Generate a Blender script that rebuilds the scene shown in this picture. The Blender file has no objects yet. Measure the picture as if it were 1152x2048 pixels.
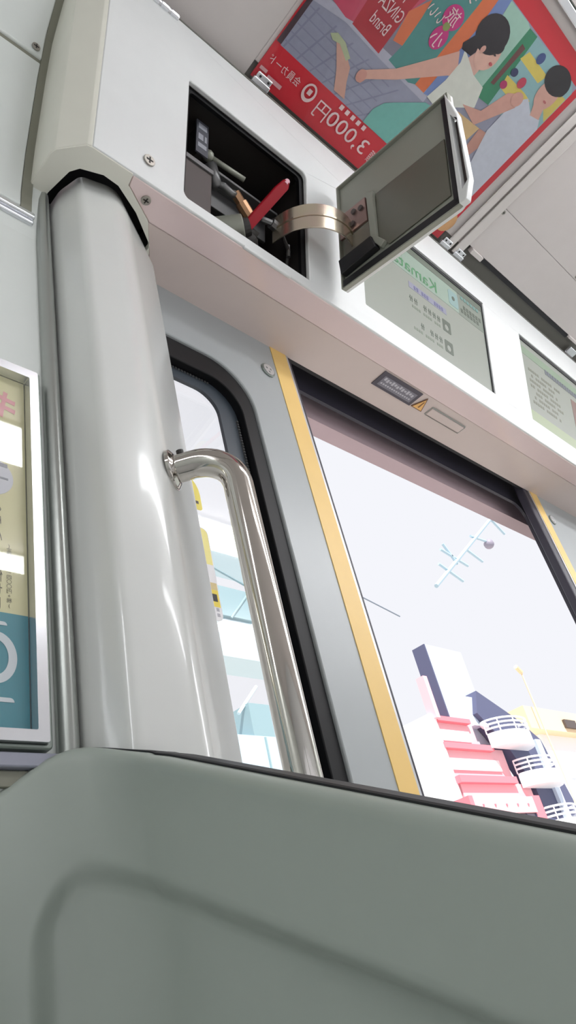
import bpy, bmesh, math, random
from mathutils import Vector, Matrix
random.seed(7)
scene = bpy.context.scene
col = scene.collection

# ------------------------------------------------------------------ units
# Interior lengths below are in "units" of 0.68 m measured from a seated eye
# point 0.97 m above the floor; W() turns them into metres.
S, CZ = 0.68, 0.97
def W(v): return Vector((v[0]*S, v[1]*S, v[2]*S + CZ))

# ------------------------------------------------------------------ camera
cam_d = bpy.data.cameras.new('camera'); cam = bpy.data.objects.new('camera', cam_d); col.objects.link(cam)
cam_d.sensor_fit = 'HORIZONTAL'; cam_d.sensor_width = 36.0; cam_d.lens = 36.0*1450.65/1152
cam_d.clip_start = 0.01; cam_d.clip_end = 500
right = Vector((0.71083, -0.67008, -0.21355)).normalized()
fwd = Vector((0.65526, 0.52051, 0.54743)).normalized()
upv = right.cross(fwd).normalized(); right = fwd.cross(upv).normalized()
cam.matrix_world = Matrix(((right.x, upv.x, -fwd.x, 0), (right.y, upv.y, -fwd.y, 0), (right.z, upv.z, -fwd.z, CZ), (0, 0, 0, 1)))
scene.camera = cam

# ------------------------------------------------------------------ world, sun, exposure
wd = bpy.data.worlds.new('world'); scene.world = wd; wd.use_nodes = True
bg = wd.node_tree.nodes['Background']; bg.inputs['Color'].default_value = (0.913, 0.921, 0.973, 1); bg.inputs['Strength'].default_value = 0.79
sun_d = bpy.data.lights.new('sun', 'SUN'); sun_d.energy = 5.4; sun_d.angle = 0.02; sun_d.color = (1, 0.97, 0.92)
sun = bpy.data.objects.new('sun', sun_d); col.objects.link(sun)
sun.rotation_euler = (math.radians(38), 0, math.radians(-28)); sun.location = (0, -10, 20)
vs = scene.view_settings
vs.view_transform = 'Standard'; vs.look = 'None'; vs.exposure = 0.34; vs.gamma = 1.0; vs.use_curve_mapping = False

# ------------------------------------------------------------------ materials
MATS = {}
def srgb(r, g, b):
    f = lambda c: (c/255/12.92) if c/255 <= .04045 else ((c/255+.055)/1.055)**2.4
    return (f(r), f(g), f(b), 1)
def mat(name, rgb, rough=.5, metal=0., var=.03, scale=30., bump=0., emit=None, coat=0., spec=.5, rgb2=None):
    if name in MATS: return MATS[name]
    m = bpy.data.materials.new(name); m.use_nodes = True; MATS[name] = m
    nt = m.node_tree; b = nt.nodes['Principled BSDF']; c = srgb(*rgb)
    tc = nt.nodes.new('ShaderNodeTexCoord'); nz = nt.nodes.new('ShaderNodeTexNoise'); nz.inputs['Scale'].default_value = scale; nz.inputs['Detail'].default_value = 4
    nt.links.new(tc.outputs['Object'], nz.inputs['Vector'])
    mx = nt.nodes.new('ShaderNodeMix'); mx.data_type = 'RGBA'
    mx.inputs['A'].default_value = tuple(x*(1-var) for x in c[:3]) + (1,)
    mx.inputs['B'].default_value = tuple(min(1, x*(1+var)) for x in c[:3]) + (1,)
    if rgb2: mx.inputs['B'].default_value = srgb(*rgb2)
    nt.links.new(nz.outputs['Fac'], mx.inputs['Factor']); nt.links.new(mx.outputs['Result'], b.inputs['Base Color'])
    b.inputs['Roughness'].default_value = rough; b.inputs['Metallic'].default_value = metal
    b.inputs['Specular IOR Level'].default_value = spec
    if coat: b.inputs['Coat Weight'].default_value = coat; b.inputs['Coat Roughness'].default_value = .06
    if bump:
        bp = nt.nodes.new('ShaderNodeBump'); bp.inputs['Strength'].default_value = bump; bp.inputs['Distance'].default_value = .002
        nt.links.new(nz.outputs['Fac'], bp.inputs['Height']); nt.links.new(bp.outputs['Normal'], b.inputs['Normal'])
    if emit:
        b.inputs['Emission Color'].default_value = srgb(*emit[0]); b.inputs['Emission Strength'].default_value = emit[1]
    return m
def glass_mat(name, tint=(255, 255, 255), gloss=1.0, rough=.02):
    if name in MATS: return MATS[name]
    m = bpy.data.materials.new(name); m.use_nodes = True; MATS[name] = m
    nt = m.node_tree; out = nt.nodes['Material Output']; nt.nodes.remove(nt.nodes['Principled BSDF'])
    tr = nt.nodes.new('ShaderNodeBsdfTransparent'); tr.inputs['Color'].default_value = srgb(*tint)
    gl = nt.nodes.new('ShaderNodeBsdfGlossy'); gl.inputs['Roughness'].default_value = rough
    fr = nt.nodes.new('ShaderNodeFresnel')
    ge = nt.nodes.new('ShaderNodeNewGeometry'); ir = nt.nodes.new('ShaderNodeMath'); ir.operation = 'MULTIPLY_ADD'; ir.inputs[1].default_value = 1/1.45-1.45; ir.inputs[2].default_value = 1.45
    nt.links.new(ge.outputs['Backfacing'], ir.inputs[0]); nt.links.new(ir.outputs[0], fr.inputs['IOR'])     # same Fresnel on both faces of a sheet
    mu = nt.nodes.new('ShaderNodeMath'); mu.operation = 'MULTIPLY'; mu.inputs[1].default_value = gloss
    mx = nt.nodes.new('ShaderNodeMixShader')
    nt.links.new(fr.outputs[0], mu.inputs[0]); nt.links.new(mu.outputs[0], mx.inputs[0])
    nt.links.new(tr.outputs[0], mx.inputs[1]); nt.links.new(gl.outputs[0], mx.inputs[2]); nt.links.new(mx.outputs[0], out.inputs['Surface'])
    return m

M_HEAD = mat('header_white', (226, 228, 227), .34, coat=.15)
M_CAP = mat('cap_cream', (226, 225, 213), .38)
M_WALL = mat('wall_panel', (218, 223, 219), .42)
M_PILLAR = mat('pillar_gloss', (222, 224, 221), .24, coat=.5, var=.015)
M_PART = mat('partition_frp', (160, 169, 161), .36, coat=0, var=.02, scale=60)
M_CEIL = mat('ceiling_panel', (210, 203, 200), .5)
M_CHAN = mat('channel_grey', (112, 111, 104), .55)
M_SOF_LIT = mat('soffit_satin_lit', (234, 214, 212), .20, metal=.1, var=.02)  # lighter colour stands in for the extra light a slanted strip would catch
M_SOF2 = mat('soffit_pink', (212, 197, 191), .32, var=.02)
M_GREYTRIM = mat('grey_trim', (176, 180, 176), .3, metal=.75)
M_OLIVE = mat('joint_olive', (128, 128, 114), .55)
M_ALU = mat('brushed_alu', (226, 228, 232), .22, metal=.85, var=.02)
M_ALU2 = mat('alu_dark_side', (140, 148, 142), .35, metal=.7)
M_CHROME = mat('chrome', (196, 192, 186), .07, metal=1., var=.015)
M_BLACK = mat('black_rubber', (22, 22, 26), .55)
M_GASKET = mat('gasket_gloss', (9, 9, 12), .45, spec=.25)
M_DARK = mat('box_dark', (38, 33, 31), .6)
M_DOOR = mat('door_panel', (170, 175, 176), .30, var=.015)
M_YEL = mat('door_yellow', (236, 198, 120), .4)
M_NAVY = mat('door_edge_rubber', (52, 50, 62), .45)
M_STEEL = mat('door_edge_steel', (210, 210, 212), .3, metal=.7)
M_GLASS = glass_mat('clear_glass')
M_COVER = glass_mat('clear_cover', gloss=1.2); M_FILM = glass_mat('clear_film', gloss=.45)
M_RAIL = mat('poster_rail_plastic', (214, 208, 204), .22, var=.03)
M_LAMP = mat('lamp_diffuser', (255, 255, 250), .5, emit=((251, 252, 255), 12.0))
M_RED = mat('lever_red', (146, 6, 26), .55, spec=.15)
M_SCREW = mat('screw_steel', (168, 164, 156), .3, metal=.9)
M_SLOT = mat('screw_slot_dark', (48, 46, 44), .6)
M_CAD = mat('cadmium_gold', (222, 194, 192), .24, metal=.85, scale=22, rgb2=(206, 206, 172))
M_BRASS = mat('brass', (176, 136, 104), .4, metal=.7)
M_STEELD = mat('dull_steel', (116, 116, 116), .4, metal=.6)
M_VALVE = mat('valve_casting', (150, 152, 140), .45, metal=.3)
M_UMBER = mat('box_brown', (84, 74, 72), .55)
M_LIDIN = mat('lid_inside', (150, 152, 140), .42)
M_LIDDARK = mat('lid_dark', (104, 102, 90), .32)
M_WHITE = mat('print_white', (236, 236, 236), .5)
M_FLOOR = mat('floor_vinyl', (206, 205, 205), .5, scale=80)

# ------------------------------------------------------------------ builders
def thing(name, label, cat, at, group=None, real=False):
    o = bpy.data.objects.new(name, None); col.objects.link(o)
    o.empty_display_size = .05; o.location = Vector(at) if real else W(at)
    o['label'] = label; o['category'] = cat
    if group: o['group'] = group
    return o
def origin(o):
    p = Vector((0, 0, 0))
    while o is not None:
        p = p + o.location; o = o.parent
    return p
def mk(name, vf, m, parent=None, smooth=False, bevel=0., seg=2, kind=None, label=None, cat=None, group=None, real=False, mats=None, fm=None):
    verts, faces = vf
    vs_ = [Vector(v) if real else W(v) for v in verts]
    if parent is not None: base = origin(parent)
    else:
        xs = [v.x for v in vs_]; ys = [v.y for v in vs_]; zs = [v.z for v in vs_]
        base = Vector(((min(xs)+max(xs))/2, (min(ys)+max(ys))/2, min(zs)))
    me = bpy.data.meshes.new(name); me.from_pydata([v-base for v in vs_], [], faces); me.update()
    bm = bmesh.new(); bm.from_mesh(me); bmesh.ops.recalc_face_normals(bm, faces=bm.faces); bm.to_mesh(me); bm.free()
    for q in (mats or [m]): me.materials.append(q)
    if fm:
        for i, k in enumerate(fm): me.polygons[i].material_index = k
    o = bpy.data.objects.new(name, me); col.objects.link(o)
    if parent is not None: o.parent = parent
    else: o.location = base
    if smooth:
        for p in me.polygons: p.use_smooth = True
    if bevel:
        b = o.modifiers.new('bevel', 'BEVEL'); b.width = bevel*S if not real else bevel; b.segments = seg; b.limit_method = 'ANGLE'; b.angle_limit = math.radians(25); b.harden_normals = False
        for p in me.polygons: p.use_smooth = True
        me.set_sharp_from_angle(angle=math.radians(40)) if hasattr(me, 'set_sharp_from_angle') else None
    if kind: o['kind'] = kind
    if label: o['label'] = label
    if cat: o['category'] = cat
    if group: o['group'] = group
    return o
def join(*vfs):
    V, F = [], []
    for v, f in vfs:
        n = len(V); V += list(v); F += [tuple(i+n for i in q) for q in f]
    return V, F
def box(x0, x1, y0, y1, z0, z1):
    V = [(x, y, z) for z in (z0, z1) for y in (y0, y1) for x in (x0, x1)]
    return V, [(0, 2, 3, 1), (4, 5, 7, 6), (0, 1, 5, 4), (2, 6, 7, 3), (0, 4, 6, 2), (1, 3, 7, 5)]
class Frame:
    def __init__(s, o, u, v, n): s.o, s.u, s.v, s.n = Vector(o), Vector(u), Vector(v), Vector(n)
    def __call__(s, a, b, c=0.): return s.o + s.u*a + s.v*b + s.n*c
    def box(s, a0, a1, b0, b1, c0, c1):
        V, F = box(a0, a1, b0, b1, c0, c1); return [s(*p) for p in V], F
    def map(s, vf): return [s(*p) for p in vf[0]], vf[1]
def plate(outer, holes, c0, c1):
    """flat plate with holes in local (a, b), thickness c0..c1"""
    bm = bmesh.new(); es = []
    for loop in [outer] + list(holes):
        vs_ = [bm.verts.new((p[0], p[1], c0)) for p in loop]
        for i in range(len(vs_)): es.append(bm.edges.new((vs_[i], vs_[(i+1) % len(vs_)])))
    g = bmesh.ops.triangle_fill(bm, use_beauty=True, use_dissolve=False, edges=es)
    if c1 != c0:
        fs = list(bm.faces)
        r = bmesh.ops.extrude_face_region(bm, geom=fs)
        bmesh.ops.translate(bm, verts=[v for v in r['geom'] if isinstance(v, bmesh.types.BMVert)], vec=(0, 0, c1-c0))
    bmesh.ops.recalc_face_normals(bm, faces=bm.faces)
    bm.verts.index_update()
    V = [tuple(v.co) for v in bm.verts]; F = [tuple(v.index for v in f.verts) for f in bm.faces]; bm.free()
    return V, F
def rrect(a0, a1, b0, b1, r, n=6):
    """rounded rectangle; r single radius or 4 (bl, br, tr, tl)"""
    R = r if isinstance(r, (tuple, list)) else (r,)*4
    out = []
    for (cx, cy, rr, st) in ((a0+R[0], b0+R[0], R[0], 180), (a1-R[1], b0+R[1], R[1], 270), (a1-R[2], b1-R[2], R[2], 0), (a0+R[3], b1-R[3], R[3], 90)):
        if rr <= 1e-6: out.append((cx, cy)); continue
        for i in range(n+1):
            t = math.radians(st + 90*i/n); out.append((cx+rr*math.cos(t), cy+rr*math.sin(t)))
    return out
def circ(cx, cy, r, n=20, ry=None):
    return [(cx+r*math.cos(2*math.pi*i/n), cy+(ry or r)*math.sin(2*math.pi*i/n)) for i in range(n)]
def extr_x(profile, x0, x1):
    """closed (y, z) profile extruded along x"""
    n = len(profile)
    V = [(x0, y, z) for y, z in profile] + [(x1, y, z) for y, z in profile]
    F = [(i, (i+1) % n, (i+1) % n + n, i+n) for i in range(n)] + [tuple(range(n)), tuple(range(2*n-1, n-1, -1))]
    return V, F
def prism(plan, z0, z1):
    n = len(plan)
    V = [(x, y, z0) for x, y in plan] + [(x, y, z1) for x, y in plan]
    F = [(i, (i+1) % n, (i+1) % n + n, i+n) for i in range(n)] + [tuple(range(n)), tuple(range(2*n-1, n-1, -1))]
    return V, F
def tube(path, r, n=16, caps=True):
    P = [Vector(p) for p in path]; m = len(P); rr = r if isinstance(r, (list, tuple)) else [r]*m
    T = [(P[min(i+1, m-1)]-P[max(i-1, 0)]).normalized() for i in range(m)]
    ref = Vector((0, 0, 1)) if abs(T[0].z) < .9 else Vector((1, 0, 0))
    A = (ref - T[0]*ref.dot(T[0])).normalized(); V, F = [], []
    for i in range(m):
        A = (A - T[i]*A.dot(T[i])).normalized(); B = T[i].cross(A)
        for k in range(n):
            t = 2*math.pi*k/n; V.append(P[i] + (A*math.cos(t)+B*math.sin(t))*rr[i])
    for i in range(m-1):
        for k in range(n): F.append((i*n+k, i*n+(k+1) % n, (i+1)*n+(k+1) % n, (i+1)*n+k))
    if caps: F += [tuple(range(n-1, -1, -1)), tuple(range((m-1)*n, m*n))]
    return V, F
def blob(c, rx, ry, rz, n=12, m=8):
    V, F = [], []
    for j in range(m+1):
        p = math.pi*j/m
        for i in range(n):
            t = 2*math.pi*i/n; V.append((c[0]+rx*math.sin(p)*math.cos(t), c[1]+ry*math.sin(p)*math.sin(t), c[2]+rz*math.cos(p)))
    for j in range(m):
        for i in range(n): F.append((j*n+i, j*n+(i+1) % n, (j+1)*n+(i+1) % n, (j+1)*n+i))
    return V, F
def text_vf(txt, fr, a, b, height, c=0., width=None, bold=0., body_res=3):
    """lettering as flat mesh in frame fr, centred at (a, b); returns verts, faces"""
    cu = bpy.data.curves.new('lettering', 'FONT'); cu.body = txt; cu.align_x = 'CENTER'; cu.align_y = 'CENTER'; cu.resolution_u = body_res; cu.space_line = .95; cu.offset = bold
    o = bpy.data.objects.new('lettering', cu); col.objects.link(o)
    dg = bpy.context.evaluated_depsgraph_get(); dg.update()
    me = bpy.data.meshes.new_from_object(o.evaluated_get(dg))
    V = [tuple(v.co) for v in me.vertices]; F = [tuple(p.vertices) for p in me.polygons]
    bpy.data.objects.remove(o); bpy.data.curves.remove(cu); bpy.data.meshes.remove(me)
    if not V: return [], []
    x0, x1 = min(v[0] for v in V), max(v[0] for v in V); y0, y1 = min(v[1] for v in V), max(v[1] for v in V)
    sy = height/max(1e-6, y1-y0); sx = (width/max(1e-6, x1-x0)) if width else sy
    return [fr(a+(v[0]-(x0+x1)/2)*sx, b+(v[1]-(y0+y1)/2)*sy, c) for v in V], F
def flat(fr, pts, c=0.): return [fr(p[0], p[1], c) for p in pts], [tuple(range(len(pts)))]
def screw(fr, a, b, r, parent, c=0., h=.004, name='screw'):
    o = mk(name, fr.map(plate(circ(a, b, r, 18), [], c, c+h)), M_SCREW, parent, bevel=.0012)
    k = r*.6
    mk('screw_slot', join(fr.box(a-k, a+k, b-k*.22, b+k*.22, c+h-.001, c+h+.0006), fr.box(a-k*.22, a+k*.22, b-k, b+k, c+h-.001, c+h+.0006)), M_SLOT, o)
    return o

t16 = math.radians(16.3)
UP = Vector((0, -math.sin(t16), math.cos(t16))); NRM = Vector((0, -math.cos(t16), -math.sin(t16))); XV = Vector((1, 0, 0))
HB = Vector((0, .566, 1.323))                       # lower front edge of the header
FRONT = Frame(HB, XV, UP, NRM)                      # header front: a along the car, b up the face, c out
TOP = HB + UP*.52
t4 = math.radians(4)
CEILF = Frame(TOP + Vector((0, 0, .02)), XV, (0, -math.cos(t4), math.sin(t4)), (0, -math.sin(t4), -math.cos(t4)))   # ceiling slope, c down
FLOOR = -CZ/S
YW, YD = .71, .75                                  # wall face, door face
X0, X1 = -3.2, 6.0
YO = -3.36

# ------------------------------------------------------------------ structure: room shell
mk('floor', box(X0, X1, YO, .9, FLOOR-.08, FLOOR), M_FLOOR, kind='structure')
prof_in = [(YW, FLOOR), (YW, 1.18), (.70, 1.30), (.678, 1.40), (.652, 1.49), (.624, 1.587), (.588, 1.69), (.532, 1.78), (.47, 1.83), (.40, 1.868)]
prof = prof_in + [(.40, 1.98), (.80, 1.98), (.80, FLOOR)]
w = mk('wall_side', extr_x(prof, X0, .41), M_WALL, kind='structure')
mk('wall_beyond', extr_x(prof, 3.25, X1), M_WALL, kind='structure')
# raised upper wall panel with its seam and screw
def wall_strip(z0, z1, off, x0, x1, n=10):
    def yat(z):
        for (ya, za), (yb, zb) in zip(prof_in[:-1], prof_in[1:]):
            if za <= z <= zb: return ya+(yb-ya)*(z-za)/(zb-za)
        return prof_in[-1][0]
    zs = [z0+(z1-z0)*i/n for i in range(n+1)]
    pr = [(yat(z)-off, z) for z in zs] + [(yat(z)+.01, z) for z in reversed(zs)]
    return extr_x(pr, x0, x1)
mk('upper_panel', wall_strip(1.628, 1.862, .006, X0, .368), M_WALL, w, bevel=.003)
mk('panel_seam', wall_strip(1.619, 1.628, .001, X0, .37, 2), M_OLIVE, w)
mk('lower_panel', wall_strip(1.25, 1.619, .003, X0, .368), M_WALL, w, bevel=.002)
ws = Frame((0, .611, 1.66), XV, Vector((0, -.30, .954)), Vector((0, -.954, -.30)))
screw(ws, .352, -.012, .0085, w, c=.0185, h=.003)
mk('trim_1', wall_strip(1.237, 1.862, .004, .368, .388, 14), M_OLIVE, kind='structure', label='olive grey joint strip between wall panels and header end')
mk('trim_2', join(box(X0, .392, .694, .712, 1.222, 1.236), box(X0, .392, .700, .712, 1.212, 1.222)), M_ALU, kind='structure', bevel=.003)
# vertical grey cover strip between wall and pillar
n = 8; pl = [(.398, YW+.03)] + [(.400+.026*i/n, .704-.012*math.sin(math.pi*i/n)) for i in range(n+1)] + [(.428, YW+.03)]
mk('trim_3', prism(pl, FLOOR, 1.322), M_GREYTRIM, kind='structure', smooth=False, bevel=.002)
# pillar cover
def round_plan(pts, rad, n=7):
    out = []
    for i, p in enumerate(pts):
        r = rad[i]
        if r == 0: out.append(p); continue
        a, b, c = Vector(pts[i-1]), Vector(p), Vector(pts[(i+1) % len(pts)])
        u = (a-b).normalized()*r; v = (c-b).normalized()*r
        for k in range(n+1):
            t = k/n; q = (b+u)*(1-t)**2 + b*2*t*(1-t) + (b+v)*t**2; out.append((q.x, q.y))
    return out
plan = round_plan([(.428, .80), (.428, .69), (.447, .632), (.526, .612), (.648, .69), (.648, .80)], [0, .012, .012, .028, .004, 0])
pv, pf = prism(plan, FLOOR, 1.275)
npl = len(plan)
pv += [(.545+(x-.545)*.86, .735+(y-.735)*.86 if y < .735 else y, 1.36) for x, y in plan]
pf = [f for f in pf if len(f) == 4] + [(i+npl, (i+1) % npl+npl, (i+1) % npl+2*npl, i+2*npl) for i in range(npl)] + [tuple(range(npl)), tuple(range(3*npl-1, 2*npl-1, -1))]
pil = mk('wall_pillar', (pv, pf), M_PILLAR, kind='structure', smooth=True)
pil.data.set_sharp_from_angle(angle=math.radians(35))
# outer body side with the doorway
OUTF = Frame((0, .86, 0), XV, (0, 0, 1), (0, 1, 0))
M_OUTER = mat('outer_header', (206, 182, 188), .5)
mk('wall_outer', OUTF.map(plate([(X0, FLOOR), (X1, FLOOR), (X1, 1.98), (X0, 1.98)], [rrect(.74, 2.70, FLOOR+.001, 1.287, (.001, .001, .02, .05))], 0, .05)), M_OUTER, kind='structure')
mk('trim_4', OUTF.map(plate(rrect(.3, 3.25, FLOOR, 1.50, .001), [rrect(.66, 2.366, FLOOR+.001, 1.302, (.001, .001, .06, .07))], -.055, -.045)), M_NAVY, kind='structure', label='black seal framing the top of the doorway')
# ceiling
cb = [(.44, 1.858), (CEILF(0, .62).y, CEILF(0, .62, -.012).z), (CEILF(0, .62).y, 1.885), (YO, 1.885), (YO, 1.98), (.44, 1.98)]
ceil = mk('ceiling', extr_x(cb, X0, X1), M_CHAN, kind='structure')
mk('slope_panel', CEILF.box(.8068, 1.70, .035, .62, -.012, -.004), M_CEIL, ceil, bevel=.002)
mk('slope_panel', CEILF.box(1.702, X1, .052, .1985, -.012, -.001), M_CEIL, ceil, bevel=.001)
mk('slope_panel', CEILF.box(1.702, X1, .1995, .62, -.012, -.001), M_CEIL, ceil, bevel=.001)
mk('main_panel', box(X0, X1, YO, CEILF(0, .63).y, 1.875, 1.884), M_CEIL, ceil)
mk('channel_lip', join(CEILF.box(1.74, 1.80, .036, .052, -.012, .012), CEILF.box(2.42, 2.50, .044, .054, -.012, .010)), M_CEIL, ceil, bevel=.002)
mk('vent_slot', CEILF.box(1.80, 2.42, .036, .051, -.012, -.002), M_BLACK, ceil)
for a, b in ((1.725, .187), (2.19, .21)): screw(CEILF, a, b, .007, ceil, c=.001, h=.002)
mk('slope_panel', CEILF.box(X0, .806, -.06, .62, -.012, -.004), M_CEIL, ceil)
# opposite side and ends
OPP = Frame((0, YO, 0), XV, (0, 0, 1), (0, -1, 0))
hol = [rrect(xa, xb, -.45, 1.30, .06) for xa, xb in ((-3.05, -1.55), (-1.35, .25), (.45, 2.05), (2.25, 3.85), (4.05, 5.8))]  # unseen window openings, enlarged to bring in more fill light
mk('wall_opposite', OPP.map(plate([(X0, FLOOR), (X1, FLOOR), (X1, 1.98), (X0, 1.98)], hol, 0, .1)), mat('wall_opposite', (214, 216, 218), .5), kind='structure')
mk('wall_end', box(X0-.08, X0, YO, .9, FLOOR, 1.98), M_WALL, kind='structure')
mk('wall_far', box(X1, X1+.08, YO, .9, FLOOR, 1.98), M_WALL, kind='structure')

# ------------------------------------------------------------------ ceiling lamps (out of frame, they light the car)
for ya, yb, xa, xb, lb in ((-.585, -.43, .80, X1-.1, 'long ceiling lamp strip in front of the doorway'), (-.585, -.43, X0+.1, -1.15, 'ceiling lamp strip over the bench end of the car'), (-1.225, -1.185, 1.1, X1-.1, 'narrow ceiling lamp strip along the middle of the car')):
    L = thing('ceiling_lamp', lb, 'lamp', ((xa+xb)/2, (ya+yb)/2, 1.875))
    hw_ = (yb-ya)/2; cy_ = (ya+yb)/2
    half = [(cy_+hw_*math.cos(math.radians(a)), 1.862-.070*math.sin(math.radians(a))) for a in range(0, 181, 15)]
    mk('diffuser', extr_x(half, xa, xb), M_LAMP, L)
    mk('housing', box(xa-.02, xb+.02, ya-.012, yb+.012, 1.862, 1.8745), M_ALU, L, bevel=.002)

# ------------------------------------------------------------------ header above the doors
head = thing('door_header', 'white tilted header cabinet above the sliding doors with open hatch', 'cabinet', (1.6, .62, 1.323))
hatch = rrect(.640, 1.003, .026, .356, (.016, .003, .016, .004))
LC = [(1.212, 1.842, .072, .416), (2.078, 2.708, .074, .416)]
mk('front_panel', FRONT.map(plate([(.437, 0), (3.25, 0), (3.25, .52), (.437, .52)], [hatch] + [rrect(a0, a1, b0, b1, .004) for a0, a1, b0, b1 in LC], -.012, 0)), M_HEAD, head, bevel=.0025)
# end cap: front corner, chamfer, end wall, sloping with the front
def slope(p, s): return (p[0], p[1]-math.sin(t16)*s, p[2]+math.cos(t16)*s)
cap_plan = [(.437, .5665), (.428, .5685), (.387, .609), (.383, .622), (.383, .715), (.395, .715), (.395, .625), (.434, .579), (.437, .579)]
V, F = [], []
nn = len(cap_plan)
V = [slope((x, y, 1.323), 0) for x, y in cap_plan] + [slope((x, y, 1.323), .52) for x, y in cap_plan]
F = [(i, (i+1) % nn, (i+1) % nn+nn, i+nn) for i in range(nn)] + [tuple(range(nn)), tuple(range(2*nn-1, nn-1, -1))]
mk('end_cap', (V, F), M_CAP, head, bevel=.0055, seg=3)
# underside of the end cap with the hole for the pillar
ZF = Frame((0, 0, 1.323), XV, (0, 1, 0), (0, 0, 1))
rim = [(.437, .568), (.524, .568), (.529, .592), (.602, .634), (.648, .70), (.636, .705), (.636, .678), (.572, .632), (.514, .604), (.481, .602), (.440, .616), (.428, .632), (.417, .690), (.417, .712), (.384, .712), (.384, .622), (.388, .609), (.428, .570)]
mk('end_soffit', ZF.map(plate(rim, [], -.0025, .012)), M_CAP, head, bevel=.001)
# soffit: satin front strip and rear panel
mk('soffit_strip', ZF.map(plate([(.526, .571), (3.25, .571), (3.25, .636), (.606, .636), (.531, .593)], [], 0, .012)), M_SOF_LIT, head, bevel=.0025)
mk('soffit_panel', ZF.map(plate([(.604, .6365), (3.25, .6365), (3.25, .752), (.668, .752), (.650, .70)], [], .0015, .012)), M_SOF2, head, bevel=.0015)
mk('edge_groove', ZF.box(.526, 3.25, .5665, .571, .003, .014), M_SLOT, head)
mk('front_lip', FRONT.box(.80, .94, -.004, .004, -.006, .001), M_HEAD, head, bevel=.002)
mk('top_cover', extr_x([(TOP.y, TOP.z-.006), (.73, TOP.z-.006), (.73, TOP.z+.002), (TOP.y, TOP.z+.002)], .437, 3.25), M_CHAN, head)
mk('back_cover', extr_x([(.752, 1.326), (.762, 1.326), (.762, 1.82), (.752, 1.82)], .45, 3.25), M_BLACK, head)
# dark hatch box behind the opening
bx = [FRONT.box(.628, .640, .012, .37, -.21, -.012), FRONT.box(1.003, 1.015, .012, .37, -.21, -.012), FRONT.box(.628, 1.015, .010, .026, -.21, -.012), FRONT.box(.628, 1.015, .356, .50, -.21, -.012), FRONT.box(.628, 1.015, .012, .50, -.22, -.21)]
mk('hatch_box', join(*bx), M_DARK, head)
mk('hatch_seal', FRONT.map(plate(rrect(.636, 1.007, .022, .360, .012), [rrect(.650, .990, .034, .344, .012)], -.022, -.013)), M_GASKET, head)
screw(FRONT, .554, .053, .0125, head, h=.004)
zf2 = Frame((0, 0, 1.323), XV, (0, 1, 0), (0, 0, -1))
screw(zf2, .573, .599, .010, head, h=.003)
mk('piano_hinge', tube([FRONT(.50, .512, .002), FRONT(.60, .512, .002)], .006, 10), M_STEEL, head)
for k in range(4): mk('hinge_knuckle', tube([FRONT(.504+.025*k, .512, .002), FRONT(.522+.025*k, .512, .002)], .0075, 10), M_ALU, head)
# shallow slot cover in the soffit
mk('slot_cover', join(zf2.box(1.622, 1.79, .664, .690, -.002, .003)), M_SOF2, head, bevel=.002)
mk('slot_shade_outline', zf2.map(plate(rrect(1.618, 1.794, .660, .694, .003), [rrect(1.6195, 1.7925, .663, .6935, .002)], -.002, .0012)), M_GREYTRIM, head)  # grey outline drawn in for the shade round the recess

# ---- the open hatch lid (a part of the header) with its hinge, fittings and seals
phi = math.radians(94)
E_ = XV*math.cos(phi) + NRM*math.sin(phi); LN = UP.cross(E_); LN = LN if LN.x > 0 else -LN
LID = Frame(FRONT(1.087, 0, .024), E_, UP, LN)      # a away from the hinge, b up, c away from the seat
lw, lb0, lb1 = .352, .031, .352
skin = rrect(0, lw, lb0, lb1, (.004, .02, .004, .004))
lid = mk('access_lid', LID.map(plate(skin, [], .012, .020)), M_HEAD, head, bevel=.003, label='open white hatch lid swung out on a gold hinge')
mk('rim', LID.map(plate(rrect(0, lw, lb0, lb1, (.004, .014, .004, .004)), [rrect(.004, lw-.004, lb0+.004, lb1-.004, .004)], 0, .013)), M_LIDIN, lid, bevel=.001)
mk('end_lip', LID.map(plate([(.345, .352), (.369, .266), (.376, .080), (.362, .032), (.345, .031)], [[(.353, .274), (.366, .246), (.370, .076), (.355, .062)]], -.002, .016)), M_HEAD, lid, bevel=.002)
mk('lip_slot', LID.box(.350, .368, .06, .27, .0165, .0185), M_UMBER, lid)
mk('inner_liner', LID.box(.005, lw-.005, lb0+.005, lb1-.005, .009, .0118), M_LIDIN, lid)
mk('dark_field', LID.map(plate([(.122, .240), (.326, .236), (.324, .075), (.150, .068), (.122, .105)], [], .005, .0088)), M_LIDDARK, lid, bevel=.002)  # darker flat field on the lid's inner face
mk('seal', join(LID.box(.331, .344, .040, .345, .001, .0088), LID.box(.006, .344, lb0+.004, .056, .001, .0086)), M_BLACK, lid, bevel=.002)
mk('mounting_plate', LID.map(plate([(.000, .255), (.092, .252), (.094, .180), (.003, .180)], [], .002, .0088)), mat('plate_bronze', (150, 122, 116), .35, metal=.6), lid, bevel=.0015)
Ln = Frame(LID(0, 0), E_, UP, -LN)
for a, b in ((.055, .232), (.078, .226), (.050, .198)): mk('bolt', Ln.map(plate(circ(a, b, .007, 12), [], -.003, .003)), M_UMBER, lid)
mk('spring_ring', tube([LID(.026+.010*math.cos(k*.6), .205+.010*math.sin(k*.6), .001) for k in range(9)], .002, 8), M_CAD, lid)
mk('bracket_post', LID.map(plate([(.100, .256), (.120, .246), (.122, .108), (.146, .078), (.132, .068), (.104, .108)], [], -.004, .0088)), M_LIDIN, lid, bevel=.002)
mk('latch_block', LID.map(plate([(.004, .110), (.110, .112), (.122, .074), (.010, .066)], [], -.010, .0085)), M_BLACK, lid, bevel=.002)
mk('latch_base', LID.box(.014, .100, .112, .172, .004, .0088), mat('latch_taupe', (112, 106, 96), .45), lid, bevel=.002)
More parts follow.
